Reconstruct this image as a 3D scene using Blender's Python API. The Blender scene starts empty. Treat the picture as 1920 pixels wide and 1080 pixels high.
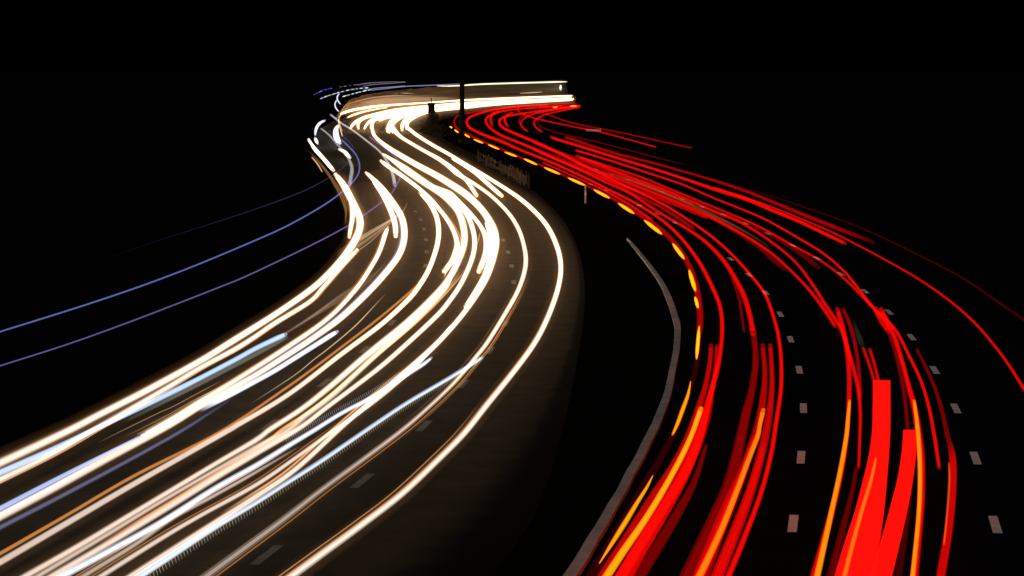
import bpy, math, random
from mathutils import Vector, Matrix
R = math.radians
random.seed(7)
scn = bpy.context.scene
COL = scn.collection

# ------------------------------------------------------------------ camera
CAM_H = 8.2                       # metres above the carriageway (overbridge)
F = 5620.0                        # focal length in pixels of a 1920 px wide frame (about 105 mm)
PITCH = math.atan((540 - 120) / F)
cam_d = bpy.data.cameras.new("camera")
cam_d.sensor_width = 36.0
cam_d.lens = 36.0 * F / 1920.0
cam_d.clip_start = 0.5
cam_d.clip_end = 9000
cam = bpy.data.objects.new("camera", cam_d)
cam.location = (0, 0, CAM_H)
cam.rotation_euler = (math.pi / 2 - PITCH, 0, 0)
COL.objects.link(cam)
scn.camera = cam

# ------------------------------------------------------------------ night sky and added fill light
w = bpy.data.worlds.new("World"); scn.world = w; w.use_nodes = True
nt = w.node_tree
bg = nt.nodes["Background"]
sky = nt.nodes.new("ShaderNodeTexSky"); sky.sky_type = 'NISHITA'; sky.sun_disc = False
sky.sun_elevation = R(-11); sky.sun_rotation = R(200)
nt.links.new(sky.outputs[0], bg.inputs[0])
bg.inputs[1].default_value = 0.05
sun_d = bpy.data.lights.new("marking_fill", 'SUN'); sun_d.energy = 0.42; sun_d.angle = R(0.5)  # unseen source, added to brighten the road markings
sun_d.color = (0.80, 1.0, 0.92)
sun = bpy.data.objects.new("marking_fill", sun_d); sun.rotation_euler = (R(28), R(-8), R(10)); COL.objects.link(sun)
scn.view_settings.view_transform = 'Standard'
scn.view_settings.look = 'None'
scn.view_settings.exposure = 0.0
scn.view_settings.gamma = 1.0
scn.view_settings.use_curve_mapping = False
cy = scn.cycles
cy.transparent_max_bounces = 160
cy.max_bounces = 4
cy.diffuse_bounces = 2
cy.glossy_bounces = 2
cy.caustics_reflective = False
cy.caustics_refractive = False
cy.sample_clamp_indirect = 4.0
cy.use_denoising = True
try: cy.use_light_tree = True
except Exception: pass

# ------------------------------------------------------------------ helpers
SP, CP = math.sin(PITCH), math.cos(PITCH)
def at(x, y, z=0.0):
    """point of the place at height z that the survey point (x, y) of the photo shows"""
    dx, dy = (x - 960), -(y - 540)
    d = Vector((dx, F * CP + dy * SP, dy * CP - F * SP))
    t = (z - CAM_H) / d.z
    return Vector((0, 0, CAM_H)) + d * t
def depth(p):
    return p.y * CP - (p.z - CAM_H) * SP
def spline(pts, n, cap=14):
    """Catmull-Rom through tuples"""
    out = []
    m = len(pts)
    for i in range(m - 1):
        p0, p1, p2, p3 = pts[max(i-1, 0)], pts[i], pts[i+1], pts[min(i+2, m-1)]
        L = math.hypot(p2[0]-p1[0], p2[1]-p1[1])
        k = max(2, min(cap, int(L / n)))
        for j in range(k):
            t = j / k
            out.append(tuple(0.5*((2*b) + (-a+c)*t + (2*a-5*b+4*c-d)*t*t + (-a+3*b-3*c+d)*t**3)
                             for a, b, c, d in zip(p0, p1, p2, p3)))
    out.append(tuple(pts[-1]))
    return out
def tag(o, label=None, cat=None, group=None, kind=None):
    if label: o["label"] = label
    if cat: o["category"] = cat
    if group: o["group"] = group
    if kind: o["kind"] = kind
    return o
def link(name, verts, faces, mat, parent=None, smooth=False):
    me = bpy.data.meshes.new(name)
    me.from_pydata([tuple(v) for v in verts], [], faces)
    me.materials.append(mat)
    if smooth:
        me.polygons.foreach_set("use_smooth", [True] * len(me.polygons))
    me.update()
    o = bpy.data.objects.new(name, me); COL.objects.link(o)
    if parent: o.parent = parent
    return o
def empty(name, loc):
    o = bpy.data.objects.new(name, None); o.location = loc; COL.objects.link(o); return o

# ------------------------------------------------------------------ materials
def surf(name, c1, c2, scale=3.0, rough=0.9, spec=0.1, bump=0.0, stretch=(1,1,1), detail=6):
    m = bpy.data.materials.new(name); m.use_nodes = True
    t = m.node_tree; b = t.nodes["Principled BSDF"]
    tc = t.nodes.new("ShaderNodeTexCoord"); mp = t.nodes.new("ShaderNodeMapping")
    mp.inputs["Scale"].default_value = stretch
    no = t.nodes.new("ShaderNodeTexNoise"); no.inputs["Scale"].default_value = scale; no.inputs["Detail"].default_value = detail
    no.inputs["Roughness"].default_value = 0.65
    cr = t.nodes.new("ShaderNodeValToRGB")
    cr.color_ramp.elements[0].position = 0.33; cr.color_ramp.elements[0].color = (*c1, 1)
    cr.color_ramp.elements[1].position = 0.68; cr.color_ramp.elements[1].color = (*c2, 1)
    t.links.new(tc.outputs["Object"], mp.inputs[0]); t.links.new(mp.outputs[0], no.inputs["Vector"])
    t.links.new(no.outputs["Fac"], cr.inputs[0]); t.links.new(cr.outputs[0], b.inputs["Base Color"])
    b.inputs["Roughness"].default_value = rough
    b.inputs["Specular IOR Level"].default_value = spec
    if bump:
        bu = t.nodes.new("ShaderNodeBump"); bu.inputs["Strength"].default_value = bump
        t.links.new(no.outputs["Fac"], bu.inputs["Height"]); t.links.new(bu.outputs[0], b.inputs["Normal"])
    return m

def trail_material():
    """additive glow: brightest along the middle of the tube, fading to nothing at its sides"""
    m = bpy.data.materials.new("light_trail"); m.use_nodes = True
    t = m.node_tree; t.nodes.clear()
    N = t.nodes.new; Lk = t.links.new
    geo = N("ShaderNodeNewGeometry")
    ax = N("ShaderNodeAttribute"); ax.attribute_name = "axis"
    ti = N("ShaderNodeAttribute"); ti.attribute_name = "tint"
    gl = N("ShaderNodeAttribute"); gl.attribute_name = "glow"
    pw = N("ShaderNodeAttribute"); pw.attribute_name = "soft"
    def vm(op, a, b=None):
        n = N("ShaderNodeVectorMath"); n.operation = op
        Lk(a, n.inputs[0])
        if b is not None: Lk(b, n.inputs[1])
        return n
    def ma(op, a, b=None, av=None, bv=None):
        n = N("ShaderNodeMath"); n.operation = op
        if a is not None: Lk(a, n.inputs[0])
        elif av is not None: n.inputs[0].default_value = av
        if b is not None: Lk(b, n.inputs[1])
        elif bv is not None: n.inputs[1].default_value = bv
        return n.outputs[0]
    nv = vm('DOT_PRODUCT', geo.outputs["Normal"], geo.outputs["Incoming"]).outputs["Value"]
    tv = vm('DOT_PRODUCT', ax.outputs["Vector"], geo.outputs["Incoming"]).outputs["Value"]
    s = ma('SUBTRACT', None, ma('MULTIPLY', tv, tv), av=1.0)
    s = ma('SQRT', ma('MAXIMUM', s, bv=1e-7))
    c = ma('DIVIDE', ma('ABSOLUTE', nv), s)
    c = ma('MINIMUM', c, bv=1.0)
    prof = ma('POWER', c, pw.outputs["Fac"])
    cr = vm('CROSS_PRODUCT', ax.outputs["Vector"], geo.outputs["Incoming"]).outputs["Vector"]
    lat = vm('DOT_PRODUCT', geo.outputs["Normal"], cr).outputs["Value"]
    lat = ma('DIVIDE', lat, s)
    oi = N("ShaderNodeObjectInfo")
    cx = N("ShaderNodeCombineXYZ"); Lk(ma('MULTIPLY', lat, bv=1.5), cx.inputs[0]); Lk(ma('MULTIPLY', oi.outputs["Random"], bv=90.0), cx.inputs[1])
    no = N("ShaderNodeTexNoise"); no.inputs["Scale"].default_value = 2.0; no.inputs["Detail"].default_value = 2.5; no.inputs["Roughness"].default_value = 0.7
    Lk(cx.outputs[0], no.inputs["Vector"])
    mr = N("ShaderNodeMapRange"); mr.inputs["From Min"].default_value = 0.32; mr.inputs["From Max"].default_value = 0.62
    mr.inputs["To Min"].default_value = 0.35; mr.inputs["To Max"].default_value = 1.12
    Lk(no.outputs["Fac"], mr.inputs["Value"])
    sk = N("ShaderNodeAttribute"); sk.attribute_name = "streak"
    one = ma('SUBTRACT', mr.outputs["Result"], bv=1.0)
    one = ma('MULTIPLY', one, sk.outputs["Fac"])
    one = ma('ADD', one, bv=1.0)
    prof = ma('MULTIPLY', prof, one)
    st = ma('MULTIPLY', prof, gl.outputs["Fac"])
    em = N("ShaderNodeEmission"); Lk(ti.outputs["Color"], em.inputs[0]); Lk(st, em.inputs[1])
    tr = N("ShaderNodeBsdfTransparent")
    ad = N("ShaderNodeAddShader"); Lk(em.outputs[0], ad.inputs[0]); Lk(tr.outputs[0], ad.inputs[1])
    out = N("ShaderNodeOutputMaterial"); Lk(ad.outputs[0], out.inputs[0])
    return m
TRAIL = trail_material()
asphalt_left = surf("lit_asphalt", (0.024,0.0175,0.010), (0.044,0.032,0.0185), 0.8, 0.9, 0.04, 0.15)  # paler and browner copy, warm trail light put into the colour
asphalt_right = surf("unlit_asphalt", (0.0022,0.0022,0.0024), (0.0042,0.004,0.004), 0.8, 0.95, 0.0)  # same road surface, its unlit darkness put into the colour
grass_m = surf("dark_grass", (0.0012,0.0014,0.0008), (0.004,0.0042,0.0025), 0.6, 1.0, 0.0)
verge_m = surf("asphalt_light_fade", (0.024,0.0175,0.010), (0.044,0.032,0.0185), 0.8, 0.9, 0.04, 0.15)
def verge_light_fade(m):  # fades asphalt to verge and paints the falloff of trail light
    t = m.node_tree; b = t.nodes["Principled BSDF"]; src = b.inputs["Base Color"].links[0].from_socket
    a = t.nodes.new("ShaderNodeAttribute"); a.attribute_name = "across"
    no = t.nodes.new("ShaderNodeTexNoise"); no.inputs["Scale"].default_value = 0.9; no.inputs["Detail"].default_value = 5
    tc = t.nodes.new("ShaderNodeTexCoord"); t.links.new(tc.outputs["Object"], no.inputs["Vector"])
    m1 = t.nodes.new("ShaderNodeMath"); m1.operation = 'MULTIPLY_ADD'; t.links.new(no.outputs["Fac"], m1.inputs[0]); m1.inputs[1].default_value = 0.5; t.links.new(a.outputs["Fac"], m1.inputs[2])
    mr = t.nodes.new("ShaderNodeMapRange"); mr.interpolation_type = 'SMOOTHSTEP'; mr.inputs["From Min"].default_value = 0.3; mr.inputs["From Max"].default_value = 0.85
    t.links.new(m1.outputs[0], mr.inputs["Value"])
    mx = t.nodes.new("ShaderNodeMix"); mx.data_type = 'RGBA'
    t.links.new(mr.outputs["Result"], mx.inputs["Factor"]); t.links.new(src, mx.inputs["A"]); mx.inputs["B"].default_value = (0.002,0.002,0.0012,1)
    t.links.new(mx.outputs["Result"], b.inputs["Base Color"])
verge_light_fade(verge_m)
lorry_streak_m = surf("lorry_streaks", (0.10,0.07,0.04), (0.30,0.22,0.14), 0.35, 1.0, 0.0, 0.0, (0.05, 0.05, 3.0))  # stretched streaks paint the swept light of lorry sides
paint_m = surf("white_road_paint", (0.42,0.44,0.42), (0.58,0.60,0.57), 2.5, 0.9, 0.1)
worn_paint = surf("worn_road_paint", (0.09,0.08,0.07), (0.17,0.15,0.13), 2.5, 0.9, 0.1)
concrete = surf("kerb_concrete", (0.22,0.225,0.235), (0.36,0.365,0.375), 1.3, 0.95, 0.1, 0.2)
steel_dark = surf("dark_steel", (0.006,0.005,0.004), (0.014,0.012,0.01), 2.0, 0.8, 0.1)
wood = surf("weathered_wood", (0.02,0.016,0.010), (0.10,0.08,0.053), 2.0, 0.95, 0.1)
white_plastic = surf("white_plastic", (0.6,0.56,0.5), (0.8,0.76,0.7), 4.0, 0.6, 0.3)
leaf_m = surf("dark_leaves", (0.02,0.022,0.012), (0.05,0.05,0.028), 1.5, 0.9, 0.1)
bark_m = surf("dark_bark", (0.02,0.017,0.013), (0.05,0.04,0.03), 3.0, 0.95, 0.1)

# ------------------------------------------------------------------ ground, roads
g = link("ground", [(-3000,-200,0),(3000,-200,0),(3000,6000,0),(-3000,6000,0)], [(0,1,2,3)], grass_m)
tag(g, kind="structure")
def _dummy(): pass
def strip(name, left, right, z, mat, n=60):
    def samp(pts):
        P = [at(x, y, 0) for x, y in spline(pts, 8)]
        L = [0]
        for a, b in zip(P, P[1:]): L.append(L[-1] + (b-a).length)
        out = []; j = 0
        for i in range(n):
            s = L[-1] * i / (n-1)
            while j < len(L)-2 and L[j+1] < s: j += 1
            t = (s - L[j]) / max(1e-6, L[j+1]-L[j])
            out.append(P[j].lerp(P[j+1], min(1, max(0, t))))
        return out
    a, b = samp(left), samp(right)
    V, Fc = [], []
    K = 6
    for i in range(n):
        for k in range(K+1):
            p = a[i].lerp(b[i], k/K); V.append((p.x, p.y, z))
    for i in range(n-1):
        for k in range(K):
            q = i*(K+1)+k
            Fc.append((q, q+1, q+K+2, q+K+1))
    o = link(name, V, Fc, mat)
    at_ = o.data.attributes.new("across", 'FLOAT', 'POINT'); at_.data.foreach_set("value", [k/K for i in range(n) for k in range(K+1)])
    return tag(o, kind="structure")
LE = [(-500,1085),(-250,980),(0,872),(150,805),(300,728),(450,645),(560,570),(625,505),(655,440),(652,390),(632,340),(600,290),(592,262),(600,243),(640,222),(720,207),(860,195),(1074,187)]
RE = [(430,1250),(560,1150),(700,1070),(850,950),(960,830),(1040,700),(1074,600),(1082,530),(1072,465),(1040,410),(985,362),(925,325),(870,296),(825,272),(796,250),(790,236),(806,224),(850,212),(950,200),(1078,193.5)]
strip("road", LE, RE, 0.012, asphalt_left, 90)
VE = [(700,1250),(840,1150),(945,1070),(1010,950),(1050,830),(1078,700),(1094,600),(1096,530),(1083,465),(1050,405),(996,355),(941,318),(890,290),(845,268),(818,250),(812,238),(824,227),(870,215),(970,202),(1082,195.5)]
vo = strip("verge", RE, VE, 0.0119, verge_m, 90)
RL = [(1010,1180),(1095,1080),(1190,940),(1245,800),(1275,700),(1284,620),(1268,550),(1240,500),(1195,445),(1130,385),(1050,335),(960,292),(890,262),(858,245),(850,230),(870,217),(940,207),(1090,198)]
RR = [(2500,1180),(2500,1080),(2450,940),(2350,800),(2250,700),(2150,620),(2000,550),(1860,490),(1700,430),(1560,385),(1430,345),(1330,315),(1230,285),(1150,262),(1100,245),(1080,232),(1100,220),(1160,206)]
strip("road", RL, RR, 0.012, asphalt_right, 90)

# added bank standing in for light streaks of lorry sides beyond the bend
base = [(627,223),(650,213.5),(693,206.5),(740,201.5),(800,196.5),(877,190.8),(960,186.8),(1066,183.5)]
hts = [1.0,2.2,2.8,3.1,3.4,3.8,4.1,4.3]
bs = spline([(x, y, h) for (x, y), h in zip(base, hts)], 6)
V, Fc = [], []
rr = random.Random(3)
NS = 7
for i, (x, y, h) in enumerate(bs):
    p = at(x, y, 0)
    e = min(1, i/4) * min(1, (len(bs)-1-i)/1.0)
    for k in range(NS+1):
        f = k/NS
        V.append((p.x, p.y + 9*f*f, max(0, h*f*(0.4+0.6*e) + (rr.uniform(-.12,.12) if 0 < k else 0))))
for i in range(len(bs)-1):
    for k in range(NS):
        q = i*(NS+1)+k; Fc.append((q, q+NS+1, q+NS+2, q+1))
tag(link("lorry_streak_bank", V, Fc, lorry_streak_m, smooth=True), kind="structure")

# ------------------------------------------------------------------ lane markings
def arc_path(pts, z):
    P = [at(x, y, z) for x, y in spline(pts, 4)]
    L = [0]
    for a, b in zip(P, P[1:]): L.append(L[-1]+(b-a).length)
    def ev(s):
        for j in range(len(L)-1):
            if L[j+1] >= s or j == len(L)-2:
                t = (s-L[j])/max(1e-6, L[j+1]-L[j]); return P[j].lerp(P[j+1], t), (P[j+1]-P[j]).normalized()
    return ev, L[-1], P, L
def dash(c, d, mat, label, group, ln=2.0, wd=0.15):
    n = Vector((-d.y, d.x, 0)).normalized() * wd/2; d = Vector((d.x, d.y, 0)).normalized() * ln/2
    V = [c-d-n, c+d-n, c+d+n, c-d+n]
    lo = [v - Vector((0,0,0.003)) for v in V]
    # worn, slightly ragged outline
    o = link("lane_marking", [v - c for v in V + lo], [(0,1,2,3),(0,4,5,1),(1,5,6,2),(2,6,7,3),(3,7,4,0)], mat)
    o.location = c
    return tag(o, label, "lane marking", group)
rowA = [(1487,981),(1502,857),(1506.5,765),(1498.5,693),(1482.5,636),(1463,589),(1436,549),(1404,515),(1370,485.5),(1265,417.5),(1232,400.5),(1199,385),(1137,357),(1107,345.5)]
rowB = [(1866,983),(1829,858.5),(1792,765.5),(1752.5,693.5),(1709,632),(1667,585),(1622,546),(1577,513.5),(1532,484),(1486,460),(1440,438),(1399,419),(1357,402),(1316,387.5),(1279,373),(1242,360),(1177,337),(1147,327),(1118,317)]
ORD = ["nearest","second nearest","third nearest","fourth nearest","fifth nearest","sixth nearest","seventh nearest","eighth nearest","ninth nearest","tenth nearest","eleventh nearest","twelfth nearest","thirteenth nearest","fourteenth nearest","fifteenth nearest","sixteenth nearest","seventeenth nearest","eighteenth nearest","nineteenth nearest"]
def row(rowp, mat, words, group):
    P = [at(x, y, 0.02) for x, y in rowp]
    for i, p in enumerate(P):
        a, b = P[max(0,i-1)], P[min(len(P)-1,i+1)]
        dash(p, (b-a).normalized(), mat, ORD[i] + ' ' + words, group, 2.0, 0.165)
row(rowA, paint_m, "white lane dash in the row right of the second lane's red trails", "white dashes of the left lane line on the red carriageway")
row(rowB, paint_m, "white lane dash in the outermost row right of the red bands", "white dashes of the right lane line on the red carriageway")
def auto_row(pts, words, group):
    ev, T, P, L = arc_path(pts, 0.02)
    # dashes every 9 m starting on the first survey point
    s = 0.0; i = 0
    while s < T:
        c, d = ev(s); dash(c, d, worn_paint, ORD[i] + ' ' + words, group, 2.0, 0.17); s += 9.0; i += 1
auto_row([(500,1040),(675,905),(790,803),(866,722),(919,657),(948,606),(960,565),(963,528),(959,497),(951,468),(938,442),(918,420)], "dim worn dash between the hatched trail and the outer headlight trails", "dim worn dashes of the outer lane line under the headlight trails")
auto_row([(130,1035),(345,905),(500,801),(605,720),(680,658),(735,605),(775,552),(796,505),(800,468),(797,438),(788,410),(770,385)], "dim worn dash between the orange-edged trail and the twin cream trails", "dim worn dashes of the inner lane line under the headlight trails")

# concrete channel strip along the central reserve
kp = [(1176,446,3),(1184,455,5),(1200,474,7),(1222,502,8.5),(1243,533,10),(1256,562,12),(1265,590,13),(1270.5,612,13.5),(1269,645,13.5),(1267,662,13.5),(1261,690,14),(1256.5,715,15),(1250,742,16.5),(1240,768,18),(1229,795,19),(1213,826,20),(1199,855,20.5),(1181,886,21),(1167,915,21.5),(1148,946,23),(1128,982,25),(1110,1010,26),(1093,1040,27.5),(1070,1075,29),(1030,1130,32)]
V, Fc = [], []
S = spline(kp, 5)
for (x, y, wd) in S:
    a, b = at(x-wd*0.44, y, 0.10), at(x+wd*0.44, y, 0.10)
    V += [(a.x,a.y,0.0), (a.x,a.y,0.09), (a.x+0.01,a.y,0.10), (b.x-0.01,b.y,0.10), (b.x,b.y,0.09), (b.x,b.y,0.0)]
for i in range(len(S)-1):
    for k in range(5):
        q = i*6+k; Fc.append((q, q+1, q+7, q+6))
tag(link("concrete_kerb", V, Fc, concrete), "pale grey concrete kerb strip bending along the dark central reserve", "kerb")

# ------------------------------------------------------------------ light trails
SIDES = 8
STREAK = {'indicator_flash': 0.0, 'brake_light_trail': 0.25, 'marker_light_trail': 0.3, 'flicker_trail': 0.0, 'light_thread': 0.0, 'indicator_trail': 0.3, 'light_streak': 0.3}
class TB:
    def __init__(s): s.V=[]; s.F=[]; s.A=[]; s.T=[]; s.G=[]; s.P=[]
    def tube(s, P, rad, tint, glow, soft, squash=1.0):
        n0 = len(s.V); n = len(P)
        for i in range(n):
            t = (P[min(n-1,i+1)] - P[max(0,i-1)])
            t = t.normalized() if t.length > 1e-9 else Vector((0,1,0))
            u = Vector((0,0,1)).cross(t)
            u = u.normalized() if u.length > 1e-4 else Vector((1,0,0))
            v = t.cross(u)
            for k in range(SIDES):
                a = 2*math.pi*k/SIDES
                s.V.append(P[i] + (u*math.cos(a) + v*math.sin(a)*squash)*rad[i])
                s.A.append(t); s.T.append(tint[i]); s.G.append(glow[i]); s.P.append(soft)
        for i in range(n-1):
            for k in range(SIDES):
                a = n0+i*SIDES+k; b = n0+i*SIDES+(k+1)%SIDES
                s.F.append((a, b, b+SIDES, a+SIDES))
    def build(s, name):
        o = link(name, s.V, s.F, TRAIL, smooth=True)
        me = o.data
        a = me.attributes.new("axis", 'FLOAT_VECTOR', 'POINT'); a.data.foreach_set("vector", [c for v in s.A for c in v])
        a = me.attributes.new("tint", 'FLOAT_COLOR', 'POINT'); a.data.foreach_set("color", [c for v in s.T for c in (*v,1.0)])
        a = me.attributes.new("glow", 'FLOAT', 'POINT'); a.data.foreach_set("value", s.G)
        a = me.attributes.new("streak", 'FLOAT', 'POINT'); a.data.foreach_set("value", [STREAK.get(name, 1.0)]*len(s.V))
        a = me.attributes.new("soft", 'FLOAT', 'POINT'); a.data.foreach_set("value", s.P)
        # sit the object's origin on its first point
        o0 = s.V[0].copy(); me.transform(Matrix.Translation(-o0)); o.location = o0
        return o
def mix(a, b, t): return tuple(x+(y-x)*t for x, y in zip(a, b))
def lerp_tab(tab, v):
    if v <= tab[0][0]: return tab[0][1]
    for (a, x), (b, y) in zip(tab, tab[1:]):
        if v <= b: return x+(y-x)*(v-a)/(b-a)
    return tab[-1][1]
WARM = (1.0, 0.60, 0.31); CREAM = (1.0, 0.78, 0.65)
def head_tint(y): return mix(WARM, CREAM, lerp_tab([(300,0.1),(520,0.35),(800,0.9),(1080,1.0)], y))
def head_glow(y): return lerp_tab([(180,3.6),(260,3.4),(420,3.0),(560,1.8),(700,1.05),(850,0.72),(1080,0.58)], y)
def trail(name, label, cat, group, pts, h=0.65, tint=None, glow=None, soft=1.6, wmul=1.0, fil=(), fade=(0,0), sq=1.0, step=9, halo=0.02, ramp=None):
    """pts: (x, y, width); glow: number multiplies the kind's own curve when tint is None"""
    tb = TB()
    pts = [tuple(p[:3]) for p in pts]
    if pts[-1][1] > 1070 or pts[-1][0] <= 0:
        a_, b_ = pts[-2], pts[-1]
        for q in (0.6, 1.3):
            pts.append((b_[0]+(b_[0]-a_[0])*q*60/max(1,math.hypot(b_[0]-a_[0],b_[1]-a_[1])), b_[1]+(b_[1]-a_[1])*q*60/max(1,math.hypot(b_[0]-a_[0],b_[1]-a_[1])), b_[2]*(1+0.04*q)))
    S = spline(pts, step)
    n = len(S)
    def add(dx, ww, tn, gm, so, dz=0.0, lo=0.0, hi=1.0):
        P, rd, tt, gg = [], [], [], []
        for i, (x, y, wd) in enumerate(S):
            f = i/(n-1)
            if f < lo or f > hi: continue
            p = at(x, y, h); z = depth(p)
            q = S[min(n-1,i+1)]; q0 = S[max(0,i-1)]
            d = at(q[0],q[1],h) - at(q0[0],q0[1],h); d.normalize()
            side = Vector((d.y, -d.x, 0))
            P.append(p - side*dx*0.45 + Vector((0,0,dz)))
            r = 0.5*wd*ww*wmul*z/F
            rd.append(max(r, 0.012))
            if tn is None: tt.append(head_tint(y)); g0 = head_glow(y)*gm
            else: tt.append(tn); g0 = gm
            e = 1.0
            if fade[0]: e *= min(1, f/fade[0])
            if fade[1]: e *= min(1, (1-f)/fade[1])
            if ramp: e *= lerp_tab(ramp, y)
            if lo > 0: e *= min(1, (f-lo)/0.08)
            if hi < 1: e *= min(1, (hi-f)/0.08)
            gg.append(g0*e)
        if len(P) > 1: tb.tube(P, rd, tt, gg, so, sq)
    if tint is None:
        soft = lerp_tab([(350,2.6),(700,4.0)], pts[len(pts)//2][1]); wmul *= lerp_tab([(300,0.97),(500,0.95),(620,1.06),(800,1.04)], pts[len(pts)//2][1])
        if halo: add(0, 3.4, (1.0,0.46,0.15), lerp_tab([(240,0.10),(330,0.045),(500,0.022),(800,0.010)], pts[len(pts)//2][1]), 2.2)  # wide faint glowing tube added around the trail as bloom
        if False: add(0, 3.0, (1.0,0.46,0.15), halo, 2.2)
    add(0, 1.15, tint, (glow if glow is not None else 1.0), soft)
    for f_ in fil: add(*f_)
    o = tb.build(name)
    return tag(o, label, cat, group)

GH = "headlight trails on the left carriageway"
GR = "tail light trails on the right carriageway"
ORANGE = (1.0, 0.36, 0.07)
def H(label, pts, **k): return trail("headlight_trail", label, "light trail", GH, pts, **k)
def RED(label, pts, g=1.0, **k):
    k.setdefault('h', 0.85); k.setdefault('soft', 1.2)
    return trail("tail_light_trail", label, "light trail", GR, pts, tint=k.pop('tint', (1.0, 0.002, 0.001)), glow=g*0.5, wmul=0.93, **k)
# filament tuple: (side offset m, width factor, tint, glow, soft, dz, from, to)
def fo(dx, ww=0.28, g=0.35, t=ORANGE, dz=0.0, lo=0.0, hi=1.0): return (dx, ww, t, g, 1.0, dz, lo, hi)

# -- left carriageway, from its left edge
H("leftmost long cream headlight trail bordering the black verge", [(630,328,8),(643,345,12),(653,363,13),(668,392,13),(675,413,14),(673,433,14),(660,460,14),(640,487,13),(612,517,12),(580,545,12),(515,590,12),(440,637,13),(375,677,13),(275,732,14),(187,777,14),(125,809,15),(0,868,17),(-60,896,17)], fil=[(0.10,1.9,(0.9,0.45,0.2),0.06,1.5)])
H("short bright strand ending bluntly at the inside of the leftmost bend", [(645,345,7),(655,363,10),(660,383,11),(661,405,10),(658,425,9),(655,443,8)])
H("second cream headlight trail just inside the leftmost one", [(668,470,8),(640,500,9),(605,540,9),(580,566,9),(515,606,10),(480,630,10),(440,655,11),(375,690,11),(300,735,12),(187,800,13),(100,850,14),(0,899,16),(-50,923,16)], fil=[fo(0.28,0.2,0.3)])
trail("headlight_trail","icy blue headlight trail starting bluntly left of centre above the tan streaks","light trail",GH,[(536,627,6),(524,632,9),(480,653,9),(440,675,9),(375,709,9),(337,728,10),(260,766,9),(175,806,9),(100,842,10),(0,886,11),(-50,908,11)],tint=(0.50,0.68,1.0),glow=0.75)
trail("headlight_trail","dull grey green band lying under the icy blue trail","light trail",GH,[(537,633,7),(480,664,9),(440,685,9),(375,719,9),(300,757,8),(230,792,7)],tint=(0.5,0.55,0.42),glow=0.13,fade=(0,0.3))
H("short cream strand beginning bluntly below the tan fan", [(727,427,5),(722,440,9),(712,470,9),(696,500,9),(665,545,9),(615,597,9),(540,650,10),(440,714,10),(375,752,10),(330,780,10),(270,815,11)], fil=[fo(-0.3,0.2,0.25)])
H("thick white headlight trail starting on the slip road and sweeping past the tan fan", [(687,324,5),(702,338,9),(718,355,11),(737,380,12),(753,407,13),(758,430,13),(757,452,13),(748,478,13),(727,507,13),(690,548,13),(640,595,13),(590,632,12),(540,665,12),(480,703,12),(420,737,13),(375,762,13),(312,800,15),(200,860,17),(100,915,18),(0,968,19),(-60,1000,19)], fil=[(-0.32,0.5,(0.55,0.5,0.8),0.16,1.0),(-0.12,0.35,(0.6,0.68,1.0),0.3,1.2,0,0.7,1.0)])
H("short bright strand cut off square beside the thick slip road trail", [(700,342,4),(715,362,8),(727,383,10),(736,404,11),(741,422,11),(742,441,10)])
trail("headlight_trail","short bluish white trail starting bluntly above the thin gold thread","light trail",GH,[(632,622,6),(620,629,9),(590,648,9),(555,670,9),(515,695,9),(477,716,9),(440,736,9),(400,757,8),(375,770,7)],tint=(0.74,0.82,1.0),glow=0.9,fade=(0,0.15))
trail("headlight_trail","dim lavender trail running below the thick white one","light trail",GH,[(440,744,5),(400,770,7),(335,811,8),(225,872,9),(100,938,10),(0,989,11),(-40,1010,11)],tint=(0.34,0.36,0.72),glow=0.17,soft=1.0,wmul=0.75,fade=(0.2,0))
trail("headlight_trail","pale blue upper edge of the thick white trail at the lower left","light trail",GH,[(300,800,4),(200,850,6),(100,901,8),(0,953,9),(-40,973,9)],tint=(0.45,0.6,1.0),glow=0.6,fade=(0.2,0))
H("orange line hugging the cream trail across the lower left", [(806,495,3),(790,525,4),(775,542,5),(715,593,5),(640,651,5),(540,725,5.5),(410,811,6),(250,893,7),(125,966,7),(0,1038,8),(-40,1060,8)], tint=(1.0, 0.36, 0.08), glow=0.36, soft=1.0, wmul=0.85)
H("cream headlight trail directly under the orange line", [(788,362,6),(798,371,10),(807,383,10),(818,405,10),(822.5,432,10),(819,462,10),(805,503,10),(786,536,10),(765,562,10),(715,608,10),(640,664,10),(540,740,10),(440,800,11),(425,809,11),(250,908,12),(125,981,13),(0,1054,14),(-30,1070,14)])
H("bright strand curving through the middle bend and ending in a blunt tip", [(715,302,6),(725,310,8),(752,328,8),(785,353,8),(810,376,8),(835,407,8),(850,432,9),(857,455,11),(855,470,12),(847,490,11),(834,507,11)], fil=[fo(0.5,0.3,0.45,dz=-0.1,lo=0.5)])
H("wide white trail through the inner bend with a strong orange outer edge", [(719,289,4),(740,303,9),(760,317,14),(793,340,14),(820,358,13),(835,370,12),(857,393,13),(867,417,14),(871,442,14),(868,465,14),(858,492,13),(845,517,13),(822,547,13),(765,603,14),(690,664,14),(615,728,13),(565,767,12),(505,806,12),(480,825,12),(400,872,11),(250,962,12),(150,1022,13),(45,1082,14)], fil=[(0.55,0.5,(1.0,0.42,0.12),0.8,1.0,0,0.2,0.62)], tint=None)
H("second white strand close inside the wide orange-edged trail", [(858,485,7),(846,512,7),(828,540,8),(765,598,8),(690,658,8),(640,700,8),(565,762,8),(538,808,8)][0:2]+[(835,540,10),(775,603,12),(702,668,12),(627,738,12),(575,778,12),(537,808,12),(480,839,12),(400,884,9),(300,942,9),(200,1003,10),(75,1078,11)], glow=0.75)
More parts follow.
